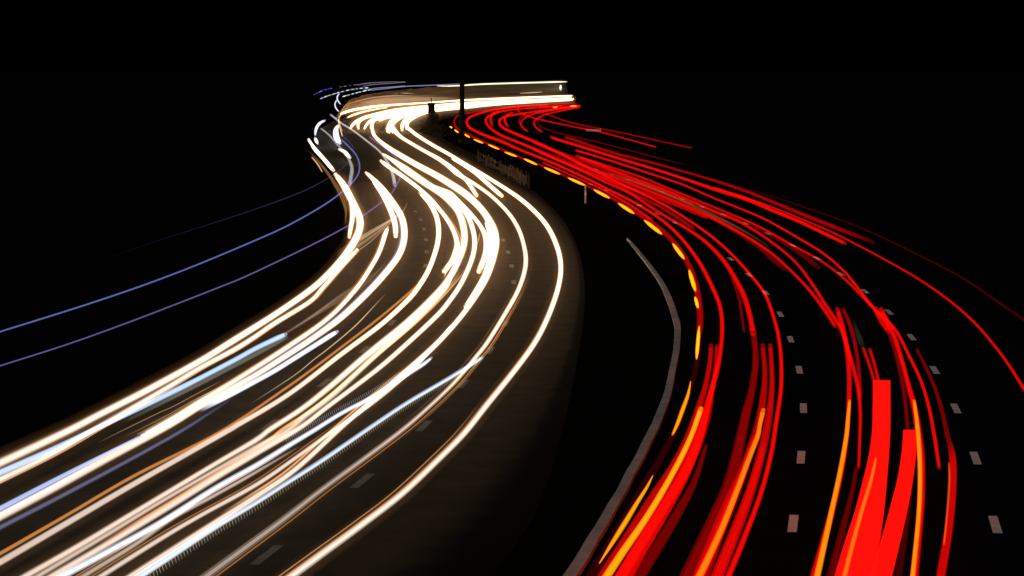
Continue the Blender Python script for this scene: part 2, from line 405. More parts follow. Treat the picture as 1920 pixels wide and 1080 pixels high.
H("white trail starting bluntly above the middle bend and running unbroken to the bottom edge", [(840,360,5),(850,370,10),(865,387,10),(877,405,10),(886,428,10),(890,455,10),(885,485,10),(866,529,10),(842,565,10),(815,596,10),(740,665,10),(690,706,10),(615,762,10),(562,802,11),(480,850,13),(400,898,14),(325,945,14),(225,1006,14),(95,1082,15)], fil=[(-0.25,0.45,(1.0,0.42,0.15),0.4,1.0,0,0.5,0.85)])
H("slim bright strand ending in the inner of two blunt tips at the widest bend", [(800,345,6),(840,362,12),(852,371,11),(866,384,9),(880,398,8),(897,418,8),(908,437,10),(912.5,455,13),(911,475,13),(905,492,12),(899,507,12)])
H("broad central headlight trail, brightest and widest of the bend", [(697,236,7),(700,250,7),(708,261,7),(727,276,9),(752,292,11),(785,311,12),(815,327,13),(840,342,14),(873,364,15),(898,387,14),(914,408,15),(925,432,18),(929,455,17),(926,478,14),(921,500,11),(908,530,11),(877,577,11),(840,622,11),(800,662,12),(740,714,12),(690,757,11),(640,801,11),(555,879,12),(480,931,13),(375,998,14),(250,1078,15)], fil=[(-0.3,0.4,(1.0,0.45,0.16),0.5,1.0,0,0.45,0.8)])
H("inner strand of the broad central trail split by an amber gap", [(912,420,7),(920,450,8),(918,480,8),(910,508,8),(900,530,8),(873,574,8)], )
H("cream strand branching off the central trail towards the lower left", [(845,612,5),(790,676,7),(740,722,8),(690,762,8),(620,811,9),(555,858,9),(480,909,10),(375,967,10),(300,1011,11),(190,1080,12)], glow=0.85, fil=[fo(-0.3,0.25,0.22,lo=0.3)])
trail("headlight_trail","blue white trail with a serrated upper edge starting mid carriageway","light trail",GH,[(809,671,5),(795,682,9),(765,701,10),(700,743,10),(640,775,10),(590,806,11),(537,838,12),(480,873,13),(400,918,14),(300,981,15),(200,1036,16),(110,1084,16)],tint=(0.84,0.90,1.0),glow=0.62,wmul=0.85,soft=2.2)
H("dim rose strand beneath the serrated blue white trail", [(560,838,5),(475,888,8),(400,930,9),(325,971,10),(250,1023,11),(160,1078,12)], glow=0.5, fade=(0.2,0), fil=[fo(-0.25,0.2,0.3)])
trail("headlight_trail","long icy blue trail with a hatched lower edge crossing the outer lane","light trail",GH,[(903,669,5),(893,677,8),(840,710,9),(765,754,9),(700,797,9),(605,862,10),(530,910,10),(480,942,11),(400,990,13),(325,1039,15),(262,1080,16)],tint=(0.60,0.76,1.0),glow=0.50,wmul=0.85,soft=2.0,fil=[(0.10,0.7,(1.0,0.92,0.80),0.22,1.2)])
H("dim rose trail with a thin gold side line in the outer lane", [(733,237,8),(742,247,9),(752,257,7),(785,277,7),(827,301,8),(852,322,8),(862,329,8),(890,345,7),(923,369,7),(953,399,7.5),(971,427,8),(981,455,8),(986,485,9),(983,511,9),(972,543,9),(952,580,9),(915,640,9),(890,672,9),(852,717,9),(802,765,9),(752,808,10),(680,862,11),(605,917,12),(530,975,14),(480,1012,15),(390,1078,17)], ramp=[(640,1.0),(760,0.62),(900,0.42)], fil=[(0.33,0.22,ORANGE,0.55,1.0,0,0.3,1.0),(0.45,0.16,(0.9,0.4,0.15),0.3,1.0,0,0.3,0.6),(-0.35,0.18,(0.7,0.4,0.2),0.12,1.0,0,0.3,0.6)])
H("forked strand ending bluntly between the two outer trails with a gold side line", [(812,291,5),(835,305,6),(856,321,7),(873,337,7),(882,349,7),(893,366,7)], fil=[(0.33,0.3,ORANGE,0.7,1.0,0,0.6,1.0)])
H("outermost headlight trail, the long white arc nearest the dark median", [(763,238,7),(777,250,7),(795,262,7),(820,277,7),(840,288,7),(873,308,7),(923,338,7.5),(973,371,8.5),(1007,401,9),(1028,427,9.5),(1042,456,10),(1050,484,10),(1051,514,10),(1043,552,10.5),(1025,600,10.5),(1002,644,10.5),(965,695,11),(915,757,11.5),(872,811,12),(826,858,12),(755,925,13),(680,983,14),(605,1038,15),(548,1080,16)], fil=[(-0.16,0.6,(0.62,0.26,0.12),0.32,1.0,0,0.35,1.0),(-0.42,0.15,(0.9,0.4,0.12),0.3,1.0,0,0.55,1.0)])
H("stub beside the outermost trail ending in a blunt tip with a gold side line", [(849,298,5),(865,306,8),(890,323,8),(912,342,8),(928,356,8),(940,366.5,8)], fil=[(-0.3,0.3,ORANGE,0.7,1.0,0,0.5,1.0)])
# far leg behind the sign posts
far = [
 ("lowest white trail of the far glowing band, feeding the outermost arc", [(763,240,7),(764,229,8),(774,221,8),(790,213,8),(815,207,7),(870,201.5,6),(930,195.5,5),(1000,191,4.5),(1072,187,4)]),
 ("trail of the far band that swells into the brightest blob", [(733,240,20),(735,231,15),(745,222,12),(762,214,10),(790,206,8),(830,201,7),(870,197.5,6),(930,193,5),(1000,189,4.5),(1074,185.5,4)]),
 ("trail of the far band with the tight hook left of the brightest blob", [(697,238,7),(699,228,7),(710,220,8),(735,211,8),(780,204,8),(830,198,6),(870,194,5.5),(930,190.5,5),(1000,187.5,4),(1070,184,4)]),
 ("leftmost hooked stub dropping from the far band", [(658,239,5),(664,231,6),(677,223,6),(700,216,7),(740,207,7),(800,200,6),(860,195,5)]),
 ("second hooked stub from the left under the far band", [(672,240,5),(671.5,232,5.5),(678,224,6),(695,217,6),(740,210,8),(790,204,7)]),
 ("third short hooked stub from the left under the far band", [(684,240,5),(688,233,5),(696,226,6),(715,220,8),(760,210,8),(800,205,7)]),
 ("fat short stub hanging right of the brightest blob", [(754,243,6),(754,236,7),(758,228,8),(768,220,8),(790,211,8),(815,205,6)]),
 ("blunt wedge between the hooked stubs and the brightest blob", [(712,226,4),(722,221,6),(745,215,9),(780,209,9)]),
]
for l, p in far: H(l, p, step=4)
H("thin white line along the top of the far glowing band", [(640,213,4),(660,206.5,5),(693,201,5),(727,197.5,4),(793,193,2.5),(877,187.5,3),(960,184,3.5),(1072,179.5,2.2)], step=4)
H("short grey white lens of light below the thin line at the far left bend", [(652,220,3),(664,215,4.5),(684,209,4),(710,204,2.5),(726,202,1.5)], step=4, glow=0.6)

# hatched edge of the icy blue trail and serrated edge of the white one: flickering lamps
def hatch(label, pts, off0, off1, pitch, tint, glow, h=0.5, lean=2.0, wd=1.1):
    tb = TB(); S = spline(pts, 1.0, 400)
    acc = 0; last = S[0]; cnt = 0
    for q in S[1:]:
        dd = math.hypot(q[0]-last[0], q[1]-last[1]); acc += dd
        if acc >= q[2]*pitch:
            acc = 0; cnt += 1
            tx, ty = (q[0]-last[0])/dd, (q[1]-last[1])/dd
            nx, ny = -ty, tx
            if ny < 0: nx, ny = -nx, -ny
            k = q[2]
            a = at(q[0]+nx*off0*k, q[1]+ny*off0*k, h); b = at(q[0]+(nx*off1+tx*lean)*k, q[1]+(ny*off1+ty*lean)*k, h)
            z = depth(a)
            tb.tube([a, (a+b)/2, b], [0.5*wd*k*z/F]*3, [tint]*3, [glow, glow*0.8, glow*0.4], 0.8)
        last = q
    o = tb.build("flicker_trail")
    return tag(o, label, "light trail", "flickering lamp trails")
hatch("fine grey green ladder of flicker marks under the long icy blue trail", [(905,668,0.7),(893,677,0.7),(840,710,0.8),(765,754,0.9),(700,797,0.95),(605,862,1.1),(530,910,1.2),(480,942,1.3),(400,990,1.4),(325,1039,1.5),(268,1077,1.6)], 4.5, 11, 4.2, (0.70,0.68,0.50), 0.24)
hatch("fine comb of flicker marks along the upper edge of the serrated white trail", [(760,700,0.7),(700,738,0.75),(640,771,0.8),(590,800,0.85),(540,830,0.9)], -11, -2, 4.2, (0.9,0.92,1.0), 0.2)
trail("headlight_trail","thin gold thread tapering between the blue white and the orange-edged trails","light trail",GH,[(725,548,1),(705,570,1.8),(665,612,2),(615,654,1.8),(590,673,1.5),(550,705,1),(470,757,0.8)],tint=(1.0,0.72,0.4),glow=0.6,fade=(0.2,0.4),h=0.4)
for l, p, gm in [
  ("thin scratch of gold light left of the white unbroken trail",[(873,503,1.2),(862,520,1.4),(850,535,1.6),(838,549,1.4),(800,590,1)],0.35),
  ("tiny orange spur under the blunt tip at the middle bend",[(842,496,2.0),(838,508,2.2),(832,520,1.8)],0.7),
  ("hair thin scratch rising off the strand in the widest bend",[(900,435,1),(897,450,1.4),(893,462,1)],0.4),
  ("faint ragged thread between the icy blue and thick white trails",[(415,714,1),(375,735,1),(325,762,1.8),(300,773,1.2),(240,802,0.8),(180,832,0.7)],0.14),
  ("faint wavering thread nearest above the thick white trail",[(470,690,1.5),(420,722,1.5),(360,752,1.5),(320,775,1.6),(280,796,1),(230,820,1)],0.13)]:
    trail("light_thread",l,"light trail","thin scratches of light on the left carriageway",p,tint=(1.0,0.66,0.34),glow=gm,fade=(0.15,0.3),h=0.3,soft=1)

# tan fan of streaks beside the slip road
fanr = random.Random(5)
for i in range(7):
    fw = fanr.uniform(0.5,1.0); o1 = i*4.2 + fanr.uniform(-1.5,1.5)
    trail("light_streak",["uppermost","second highest","third highest","middle","third lowest","second lowest","lowest"][i]+" tan streak in the fan beside the slip road","light streak","tan streaks fanned beside the slip road",
      [(766-i*1.2,374+i*2,1.2*fw),(757-i,394+o1*0.25,1.8*fw),(729-i,413+o1*0.5,2.4*fw),(692,434+o1*0.8,2.8*fw),(655,456+o1*0.95,2.6*fw),(630,474+o1,1.5*fw)],tint=(1.0,0.62,0.36),glow=fanr.uniform(0.03,0.26),fade=(0.3,0.35),h=0.4,soft=0.9,step=6)
for i in range(5):
    trail("light_streak",["first","second","third","fourth","fifth"][i]+" from the right of the dim brown streaks beside the thick white trail","light streak","dim brown streaks beside the thick white trail",
      [(735-i*6,475+i*7,1.5),(706-i*6,510+i*7,2.5),(640-i*9,552+i*8,3.5),(585-i*10,592+i*7,3),(520-i*10,632+i*7,2)],tint=(1.0,0.62,0.4),glow=0.05,fade=(0.3,0.4),h=0.3,soft=0.9)
for i,(a,b) in enumerate([(0,0),(6,4)]):
    trail("light_streak",["left","right"][i]+" of two thin rust streaks left of the slip road trails","light streak","rust streaks left of the slip road",
      [(580+a,284+b,2),(602+a,310+b,2),(620+a,335+b,2.5),(637+a,365+b,2.5),(647+a*.5,392+b,2.5),(648,410,2),(645+a,423,1.5)],tint=(1.0,0.4,0.14),glow=0.13,fade=(0.2,0.3),h=0.4,soft=0.9)

# slip road pieces at far left
SL = "short lamp trails on the far slip road"
def S_(label, pts, tint=(1.0,0.85,0.66), glow=1.6, h=0.7, **k):
    k.setdefault('step',4); k.setdefault('soft',1.1)
    return trail("headlight_trail", label, "light trail", SL, pts, tint=tint, glow=glow, h=h, **k)
S_("cream dash at the far left edge of the slip road", [(579,262,5),(584,270,5),(591,280,7),(608,299,7),(618,311,7),(625,319,6)])
S_("cream dash just right of the far left one", [(636,280,4),(645,284,6),(650,289,7),(656,295,5)], glow=1.3)
S_("small ochre dash below the far left cream one", [(585,295,2),(595,307,2.5),(604,322,2)], glow=0.5, tint=(1,0.6,0.3))
S_("fat bluish white crescent above the slip road", [(634,235,3),(630,243,8),(630,252,10),(632,260,10),(637,268,6)], tint=(0.78,0.86,1.0), glow=1.6)
S_("bluish white hooked blotch left of the slip road crescent", [(609,226,3),(601,230,5),(595,237,5.5),(592,245,5),(591,254,2)], tint=(0.75,0.8,1.0), glow=0.9)
S_("small round white blotch under the hooked one", [(591,259,4),(593,264,6),(596,270,3)], tint=(0.85,0.9,1.0), glow=1.2)
S_("upper bluish comma hanging under the dotted line", [(636,176,2),(632.5,181,2.5),(633,188,2.5),(638,195,2)], tint=(0.6,0.68,1.0), glow=0.9, h=2.5)
S_("lower bluish comma hanging under the dotted line", [(631,188,2),(628,195,2.5),(630,203,2.5),(635,209,2)], tint=(0.75,0.85,1.0), glow=0.7, h=2.0)
# lamp lines carried higher, on vans and lorries
ML = "marker light trails of tall vehicles"
def M_(label, pts, tint, glow, h=3.0, **k):
    k.setdefault('soft', 0.9)
    return trail("marker_light_trail", label, "light trail", ML, pts, tint=tint, glow=glow, h=h, **k)
M_("long blue line rising from the left edge to the slip road crescent", [(-30,632,3.4),(0,622,3.4),(150,575,3.4),(257,539,3.4),(330,512,3.2),(400,484,3.2),(510,437,3.2),(560,412,3.2),(600,389,3.2),(627,371,3.2),(657,346,3.4),(672,326,3.2),(674,308,3),(668,291,3),(657,278,3),(648,269,3),(640,262,3)], (0.20,0.25,0.75), 0.30, 3.0, wmul=0.85)
M_("long violet line, lower of the two long lines in the left darkness", [(-30,697,3),(0,686,3),(125,646,3),(250,601,3),(410,539,3),(470,514,3),(583,460,3),(653,423,3),(680,405,3),(727,370,3),(743,348,3),(752,328,2.8),(750,310,2.6),(740,293,2.6),(726,281,2.6),(710,269,2.6),(693,257,2.6)], (0.27,0.18,0.60), 0.27, 3.0, wmul=0.85)
M_("faintest violet line fading out above the long blue one", [(200,485,1),(300,450,1.2),(450,402,1.8),(560,362,2),(617,333,2),(640,317,2),(658,297,2),(663,280,2),(655,265,2),(642,255,2)], (0.26,0.17,0.50), 0.06, 3.0, fade=(0.7,0))
M_("peach hook joining the white line and the faint violet one", [(641,213,2),(636,220,2.2),(635,230,2.2),(638,242,2.4),(642,255,2)], (1.0,0.55,0.32), 0.55, 2.4, step=4)
M_("short peach spur inside the peach hook", [(636,228,1.8),(639,238,1.8),(642,246,1.4)], (1.0,0.5,0.2), 0.45, 2.4, step=4)
GREY=(0.62,0.58,0.62)
M_("pale grey line crossing diagonally over the hooked stubs", [(620,215,3),(643,233,3.2),(660,243,3.2),(685,262,3.2),(710,282,3.4),(723,298,4),(733,317,5),(738,333,6),(740,347,6)], GREY, 0.42, 2.8)
M_("pale grey line crossing the crescent on the slip road", [(602,241,3),(617,253,3),(630,268,3.2),(647,287,3.4),(656,302,5),(660,316,6.5),(658,332,7),(655,347,6)], GREY, 0.30, 2.8)
VIO=(0.45,0.42,0.85)
M_("violet line arching over the far band up to the dark post", [(697,169,1.5),(727,165.5,1.8),(760,162,1.8),(793,160.5,2),(827,159,2),(862,157.5,1.5)], VIO, 0.26, 4.0, step=4)
M_("upper twin of the violet line arching over the far band", [(683,168.5,1.2),(705,165.5,1.5),(730,163.3,1.5),(760,161,1.2)], VIO, 0.30, 4.1, step=4)
M_("faint arc highest over the far bend", [(670,160,1),(690,156,1.2),(720,154,1.2),(760,153.6,0.8)], (0.5,0.42,0.55), 0.22, 4.3, step=4)
M_("second faint arc just under the highest", [(680,162,1),(700,158.5,1.3),(730,156.5,1.2),(760,154,0.8)], (0.5,0.42,0.5), 0.22, 4.2, step=4)
M_("straight cream line high above the far band right of the dark post", [(820,161,1),(840,161.3,2),(866,160.3,2.6),(900,158,2.8),(960,156,2.8),(1010,154.6,2.8),(1045,153.6,2.8),(1063,153.3,1.2)], (1.0,0.88,0.62), 0.8, 3.9, step=6)
M_("broad tan glow of lorry sides at the far left bend", [(662,200,4),(677,196,9),(700,192,12),(740,188,13),(790,186,9),(860,184,5)], (1.0,0.6,0.34), 0.20, 1.6, step=5, fade=(0.2,0.3))
M_("thin tan ripple under the violet arch", [(735,177,1),(748,174.5,2),(765,175,2),(780,176.5,1)], (1.0,0.62,0.36), 0.22, 2.6, step=4, fade=(0.3,0.3))
M_("thin tan line above the broad tan glow", [(643,201,1.2),(655,194.5,1.6),(675,188,2),(700,183,2.2),(740,179.5,2.2),(780,180,1.5),(830,179,1)], (1.0,0.62,0.38), 0.24, 2.4, step=4, fade=(0.2,0.4))
M_("short ripple of tan light near the far right end of the band", [(975,175,1),(1000,173.5,2),(1016,172.5,1)], (1.0,0.7,0.42), 0.30, 2.4, step=4)
M_("small upright flare under the end of the straight cream line", [(1052,159.5,2),(1051,163,3.6),(1051,168,3)], (1.0,0.95,0.85), 1.0, 3.0, step=2)
def dotted(label, pts, tint, glow, h, on=4, offl=3, wd=1.6, seed=1):
    r = random.Random(seed); tb = TB(); S = []
    for (xa, ya), (xb, yb) in zip(pts, pts[1:]):
        k = max(2, int((xb-xa)/1.2)); S += [(xa+(xb-xa)*j/k, ya+(yb-ya)*j/k) for j in range(k)]
    S.append(pts[-1]); G = []
    while len(G) < len(S):
        G += [glow*r.uniform(0.4,1.2)]*max(2, int(r.uniform(0.5,1.5)*on)) + [glow*0.03]*max(1, int(r.uniform(0.5,1.5)*offl))
    P = [at(x,y,h) for x,y in S]
    tb.tube(P, [0.5*wd*depth(p)/F for p in P], [tint]*len(P), G[:len(P)], 0.8)
    return tag(tb.build("flicker_trail"), label, "light trail", "flickering lamp trails")
dotted("lower dotted white line at the far left, meeting the violet arch", [(643,181),(665,175),(685,170),(697,168)], (0.85,0.88,1.0), 0.7, 3.8, seed=2)
dotted("long dotted white line running out furthest left below the blue dots", [(601,185),(615,179.5),(635,173.5),(655,168.5),(672,166),(690,164.5)], (0.75,0.8,1.0), 0.7, 3.9, wd=2, seed=3)
dotted("isolated deep blue dots at the far left end of the dotted lines", [(588,177.5),(596,174),(606,169),(622,165.5)], (0.14,0.10,0.8), 0.7, 4.0, wd=1.8, seed=4)
dotted("uppermost faint dotted line over the far left bend", [(637,163),(655,160.5),(675,157.5),(695,155.5)], (0.4,0.35,0.55), 0.3, 4.3, wd=1.2, seed=5)

# -- right carriageway: red tail light trails
RED("deep red innermost trail running along the amber flashes", [(872,212,3.5),(862,215,3.5),(854,221,4),(851.5,229,4),(855,238,4.5),(862,245,4.5),(872,249.5,4.5),(912,268,4.5),(948,283,4.5),(985,299,4),(1020,312,4),(1060,330,4),(1097,347,4),(1130,362,5),(1165,382,7),(1200,403,9),(1230,423,10),(1256,446,10),(1278,473,10),(1295,505,11),(1306,540,12),(1311,572,13),(1313,600,13),(1311,622,13)], 0.42)
RED("dark maroon continuation under the last amber flashes", [(1312,622,11),(1310,660,10),(1302,700,10),(1290,740,11),(1267,805,13),(1237,862,14),(1205,915,16),(1165,985,18),(1110,1078,22)], 0.035)
RED("bright thin red trail first to the right of the amber flashes", [(1018,305,2.5),(1050,319,3),(1090,337,3),(1123,352,4),(1157,370,4.5),(1190,390,4.5),(1222,412,4.5)], 0.9)
RED("bright red inner trail hooking tightly right of the dark post", [(1027,197,3),(985,199,3),(943,203,3.5),(910,209.5,4),(886,217,4.5),(876,225,4.5),(876,233,4.5),(884,242,5),(910,254,5.5),(940,265,6),(973,280,5),(1040,307,4.5),(1107,338,4.5),(1140,355,5),(1190,380,5),(1240,412,5.5),(1277,446,6),(1310,490,7),(1335,537,7.5),(1350,575,7.5),(1354,610,8),(1352,648,8),(1345,692,9),(1331,743,11),(1317,792,18),(1303,835,22),(1278,895,25),(1241,960,28),(1202,1025,30),(1170,1080,32)], 1.3)
RED("left strand of the inner pair that starts square beside the bright inner trail", [(1333,648,8),(1331,680,9),(1322,726,10),(1308,770,12),(1288,825,14),(1262,875,15),(1228,925,15),(1190,985,16),(1155,1040,17),(1130,1080,18)], 0.75)
RED("right strand of the inner pair that starts square beside the bright inner trail", [(1344,648,6),(1341,690,7),(1336,725,10),(1327,775,14),(1314,820,16),(1293,870,18),(1258,930,18),(1219,990,18),(1165,1078,20)], 0.6)
RED("maroon veil along the right side of the inner bundle at the bottom", [(1324,835,6),(1301,905,13),(1266,970,19),(1230,1030,22),(1197,1082,24)], 0.24)
RED("hooked red trail, second from the left at the far bend", [(1055,198,3),(1002,202,3.5),(955,206,4),(930,212,4.5),(914,220,5),(911,228,5),(918,239,5),(938,253,5.5),(977,269,5),(1030,293,5),(1080,315,5),(1130,339,5),(1180,362,5),(1220,388,5),(1247,405,5),(1290,430,6),(1327,457,7),(1357,489,8),(1377,520,9),(1395,555,10),(1406,592,10),(1412,625,11)], 1.0)
RED("dark red lower length of the trail left of the square-ended pair", [(1412,620,11),(1416,655,12),(1416,690,13),(1409,735,14),(1399,775,18),(1390,817,20),(1369,905,25),(1340,975,29),(1292,1080,34)], 0.26)
RED("short maroon stub ending left of the dark red length", [(1372,522,5),(1384,552,6),(1390,585,6),(1395,621,5)], 0.2)
RED("left strand of the square-started pair in the second lane", [(1430,648,9),(1434,700,10),(1431,745,14),(1422,795,16),(1405,850,17),(1383,915,18),(1355,985,20),(1312,1080,22)], 0.55)
RED("right strand of the square-started pair in the second lane", [(1444,648,8),(1447,690,9),(1447,735,11),(1441,785,14),(1430,840,17),(1412,905,19),(1388,975,21),(1345,1080,24)], 0.7)
RED("dull red veil between the second lane pair at the bottom", [(1432,835,8),(1412,905,14),(1385,975,20),(1345,1080,26)], 0.32)
RED("deep red filler strand hugging the left of the second lane's orange streak", [(1426,800,6),(1409,840,12),(1388,895,18),(1360,960,24),(1315,1080,32)], 0.5)
RED("long slim red trail ringing the outside of the second lane", [(1087,199,3),(1020,207,3.5),(977,205,0.1),(977,206,0.1)][:2]+[(985,212,3.5),(955,217,4),(940,222,4.5),(936,229,4.5),(941,238,5),(960,248,5.5),(1010,269,6),(1050,288,6),(1080,303,6),(1147,336,5),(1197,360,4.5),(1247,385,4.5),(1290,412,4.5),(1335,444,5),(1370,475,5),(1405,513,5.5),(1435,553,6),(1453,603,6.5),(1461,640,7),(1465,685,7.5),(1464,732,8),(1456,788,8.5),(1445,855,9),(1425,930,9.5),(1393,1015,11),(1366,1080,12)], 1.1)
RED("short blunt stub inside the second hook", [(936,208,3.5),(924,213,4.5),(920,221,5),(921,228,5),(923,235,4.5)], 0.9)
RED("short blunt stub inside the third hook", [(962,211,3.5),(950,216,4.5),(946.5,224,5),(948,230,5),(952,236.5,4.5)], 0.9)
RED("thin hook of red ending bluntly left of the crossing lines", [(1087,198,3.5),(1045,204,3.5),(1010,211,3),(988,219,3),(978,227,3),(977,234,3.5),(981,240,3.5),(989,246,3)], 1.0)
RED("faint inner companion of the thin hook", [(985,213,2),(975,222,2),(973,229,2),(976,235,2)], 0.5)
RED("rightmost blunt hook under the far end of the band", [(1085,201,3.5),(1050,208,3.5),(1022,215,3),(1006,223,3),(1001,231,3.2),(1005,239,3.5),(1016,247,3.5)], 1.0)
RED("dark thread curling out of the rightmost hook and fading to the right", [(1020,217,2),(1009,224,2.4),(1009,231,2.5),(1016,238,2.5),(1035,246,2.5),(1060,253,2.5),(1110,264,2.5),(1180,282,2.5),(1240,298,2.5),(1291,310,2)], 0.16, fade=(0,0.2))
RED("upper red line crossing over and running off to the distant right", [(1014,198,2.5),(1011,203,2.6),(1013,208,2.8),(1027,214.5,3),(1055,225,2.8),(1093,235,2.6),(1130,242,2.3),(1180,252,2.4),(1230,263,2.4),(1297,277.5,2.4)], 0.5)
RED("lower red line crossing over and ending short of the upper one", [(976,198,2.5),(971,204,2.8),(974,210,2.8),(990,218,2.8),(1027,227.5,2.6),(1090,240.5,2.6),(1120,246,2.8),(1180,262,2.6),(1229,275.5,2.8)], 0.85)
for l,p,g_ in [("top red line of the far red band",[(874,213,2.5),(900,208,2.5),(943,202.5,2.5),(985,198.5,3),(1030,196,3.5),(1078,194.5,4)],0.5),
               ("middle red line of the far red band",[(985,203,2.5),(1020,200.5,4),(1055,199.5,5),(1085,199,5)],0.6),
               ("bottom red line of the far red band",[(1000,212,2.5),(1040,205.5,3.5),(1065,202,4),(1086,201,4)],0.6)]:
    RED(l,p,g_,step=5)
for i,(x0,x1,y) in enumerate([(1037,1045,201),(1069,1081,199)]):
    trail("indicator_flash",["short orange glint in the middle of the far red band","short orange glint at the right end of the far red band"][i],"indicator flash","orange glints in the far red band",[(x0,y+.3,2),((x0+x1)/2,y,3),(x1,y-.3,2)],tint=(1,0.25,0.03),glow=1.0,h=0.95,step=3)
RED("bright red trail starting bluntly, second below the topmost of the fan", [(1033,256,4),(1040,260,5),(1080,272,5),(1163,298,5),(1230,318,5),(1297,340,5.5),(1340,355,6.5),(1400,374,7),(1450,395,7),(1500,416,6.5),(1542,436,6.5),(1584,456,6)], 1.1)
RED("bright red trail starting bluntly, topmost of the fan", [(1060,257,4),(1070,260,5),(1120,277,5),(1163,290,5),(1230,307,4.5),(1297,326,4),(1347,341,5),(1400,359,5.5),(1440,375,6),(1515,406,7),(1570,428,8),(1642,456,8)], 0.5, fade=(0,0.15))
RED("long thin outermost red trail reaching the right edge of the picture", [(1340,352,3),(1400,371,3),(1470,397,3.2),(1555,433,3.4),(1611,461,3.4),(1667,491,3.6),(1722,523,4),(1778,562,4.4),(1830,608,5),(1880,668,5.5),(1921,731,6.5),(1945,770,7)], 0.9)
RED("barely lit maroon thread beyond the outermost trail", [(1370,346,2),(1440,366,2.5),(1500,386,3),(1611,426,3),(1722,478,3.5),(1806,522,4),(1865,562,5),(1925,603,6)], 0.05)
RED("upper strand of the crossing pair that ends by the outer lane dashes", [(1080,282,4),(1147,302,4),(1220,326,4),(1280,346,3.5),(1340,372,3.5),(1400,396,3.5),(1440,414,3.8),(1500,448,4),(1542,474,4.2),(1583,509,4.6),(1613,546,5),(1640,580,6),(1677,616,6),(1702,662,6),(1727,715,6),(1742,765,6.5),(1751,812,7),(1757,850,7),(1761,877,6)], 1.1)
RED("lower strand of the crossing pair meeting the wide start in the third lane", [(1080,292,4),(1163,319,4),(1210,335,4),(1265,358,3.8),(1340,389,3.8),(1415,421,3.8),(1490,462,4),(1539,489,4.2),(1578,518,4.6),(1611,550,5),(1634,574,6)], 1.0)
RED("wide red swathe in the heart of the distant fan", [(1088,296,4),(1110,304,6),(1180,332,7),(1247,357,7),(1297,378,6),(1345,399,6),(1385,415,6),(1440,449,5),(1490,490,5),(1522,531,6),(1550,575,7),(1575,613,8),(1588,648,8),(1600,690,8),(1610,735,8),(1613,780,7),(1612,820,6.5),(1610,876,5.5)], 1.0)
RED("second strand merging into the slim pair above the third lane's amber streak", [(1080,305,5),(1163,337,6),(1247,370,6),(1322,402,6),(1390,438,5),(1440,470,5),(1477,502,5),(1515,541,5.5),(1545,580,6.5),(1566,612,6)], 1.0)
RED("thick strand of the distant fan ending bluntly in its middle", [(1000,280,4),(1040,297,5),(1100,322,5),(1160,345,6),(1220,366,7),(1275,387,7),(1325,408,6)], 0.6)
RED("filler strand low in the distant fan", [(1000,268,4),(1060,290,6),(1120,313,5),(1180,337,5),(1240,359,5),(1300,384,4)], 0.4)
RED("thin strand low in the fan just above the second hook's trail", [(960,262,3),(1020,285,4),(1080,310,4),(1130,333,4),(1197,368,5),(1245,392,6),(1300,428,5)], 0.45)
RED("dull wide strand fading out left of the third lane", [(1325,404,6),(1370,428,8),(1420,460,10),(1445,482,10),(1470,503,9)], 0.16, fade=(0.1,0))
RED("dull wide strand fading out between the third lane strands", [(1380,410,6),(1420,426,9),(1460,448,10),(1500,474,10),(1534,501,9)], 0.13, fade=(0.2,0))
trail("tail_light_trail","brownish smear lying on the fan's middle strands","light trail",GR,[(1120,318,4),(1200,345,5),(1280,377,5),(1340,405,6),(1400,436,5),(1450,468,4)],tint=(0.9,0.25,0.10),glow=0.10,fade=(0.3,0.3),h=0.85)
RED("bright strand starting square on the left of the third lane", [(1570,580,8),(1580,613,9),(1588,655,9),(1592,700,9),(1592,745,9),(1588,810,9),(1578,880,10),(1558,965,12),(1527,1080,16)], 1.1)
RED("dim strand starting square beside the bright one in the third lane", [(1581,580,6),(1594,610,7),(1605,655,7),(1611,700,7),(1613,745,7)], 0.4)
RED("maroon length below the blunt end in the third lane", [(1606,876,8),(1597,925,10),(1578,1000,14),(1558,1080,18)], 0.14)
RED("left of two slim strands above the widest red band", [(1619,654,6),(1627,676,6),(1635,700,6),(1638,715,6)], 0.8)
RED("right of two slim strands above the widest red band", [(1631,655,6),(1638,677,6),(1644,700,6),(1647,715,6)], 0.75)
trail("tail_light_trail","faint olive smear above the widest red band","light trail",GR,[(1598,600,6),(1608,625,10),(1620,655,10)],tint=(0.4,0.36,0.2),glow=0.03,fade=(0.4,0.3),h=0.85)
def BRK(label, pts, g=1.4): return trail("brake_light_trail", label, "light trail", "wide flat brake light bands", pts, tint=(1.0,0.004,0.002), glow=g*0.5, soft=0.12, h=0.9, sq=0.06, wmul=0.88)
BRK("widest solid red band with a square top in the third lane", [(1653,713,32),(1653,760,33),(1652,812,34),(1647,860,38),(1639,910,46),(1630,960,54),(1617,1015,64),(1601,1085,74)])
BRK("second solid red band slanting in from the right with a square top", [(1706,806,24),(1704,850,27),(1697,900,29),(1686,950,33),(1671,1010,36),(1651,1085,40)])
RED("dark red slim trail left of the outer amber streak", [(1662,612,6),(1677,655,7),(1690,708,8),(1698,760,8),(1702,806,8)], 0.22)
RED("wide short strand starting square in the outer bend of the third lane", [(1642,580,11),(1651,596,13),(1659,610,12),(1666,622,8)], 1.0)
RED("bright strand carrying the outer amber streak", [(1652,580,8),(1664,603,9),(1678,635,9),(1692,680,9),(1704,725,10),(1714,762,12),(1722,812,14),(1727,862,15),(1727,935,15),(1721,1010,15),(1714,1082,16)], 1.0)
RED("maroon length between the second band and the outer amber streak", [(1708,880,10),(1703,950,12),(1694,1020,13),(1683,1085,15)], 0.06)
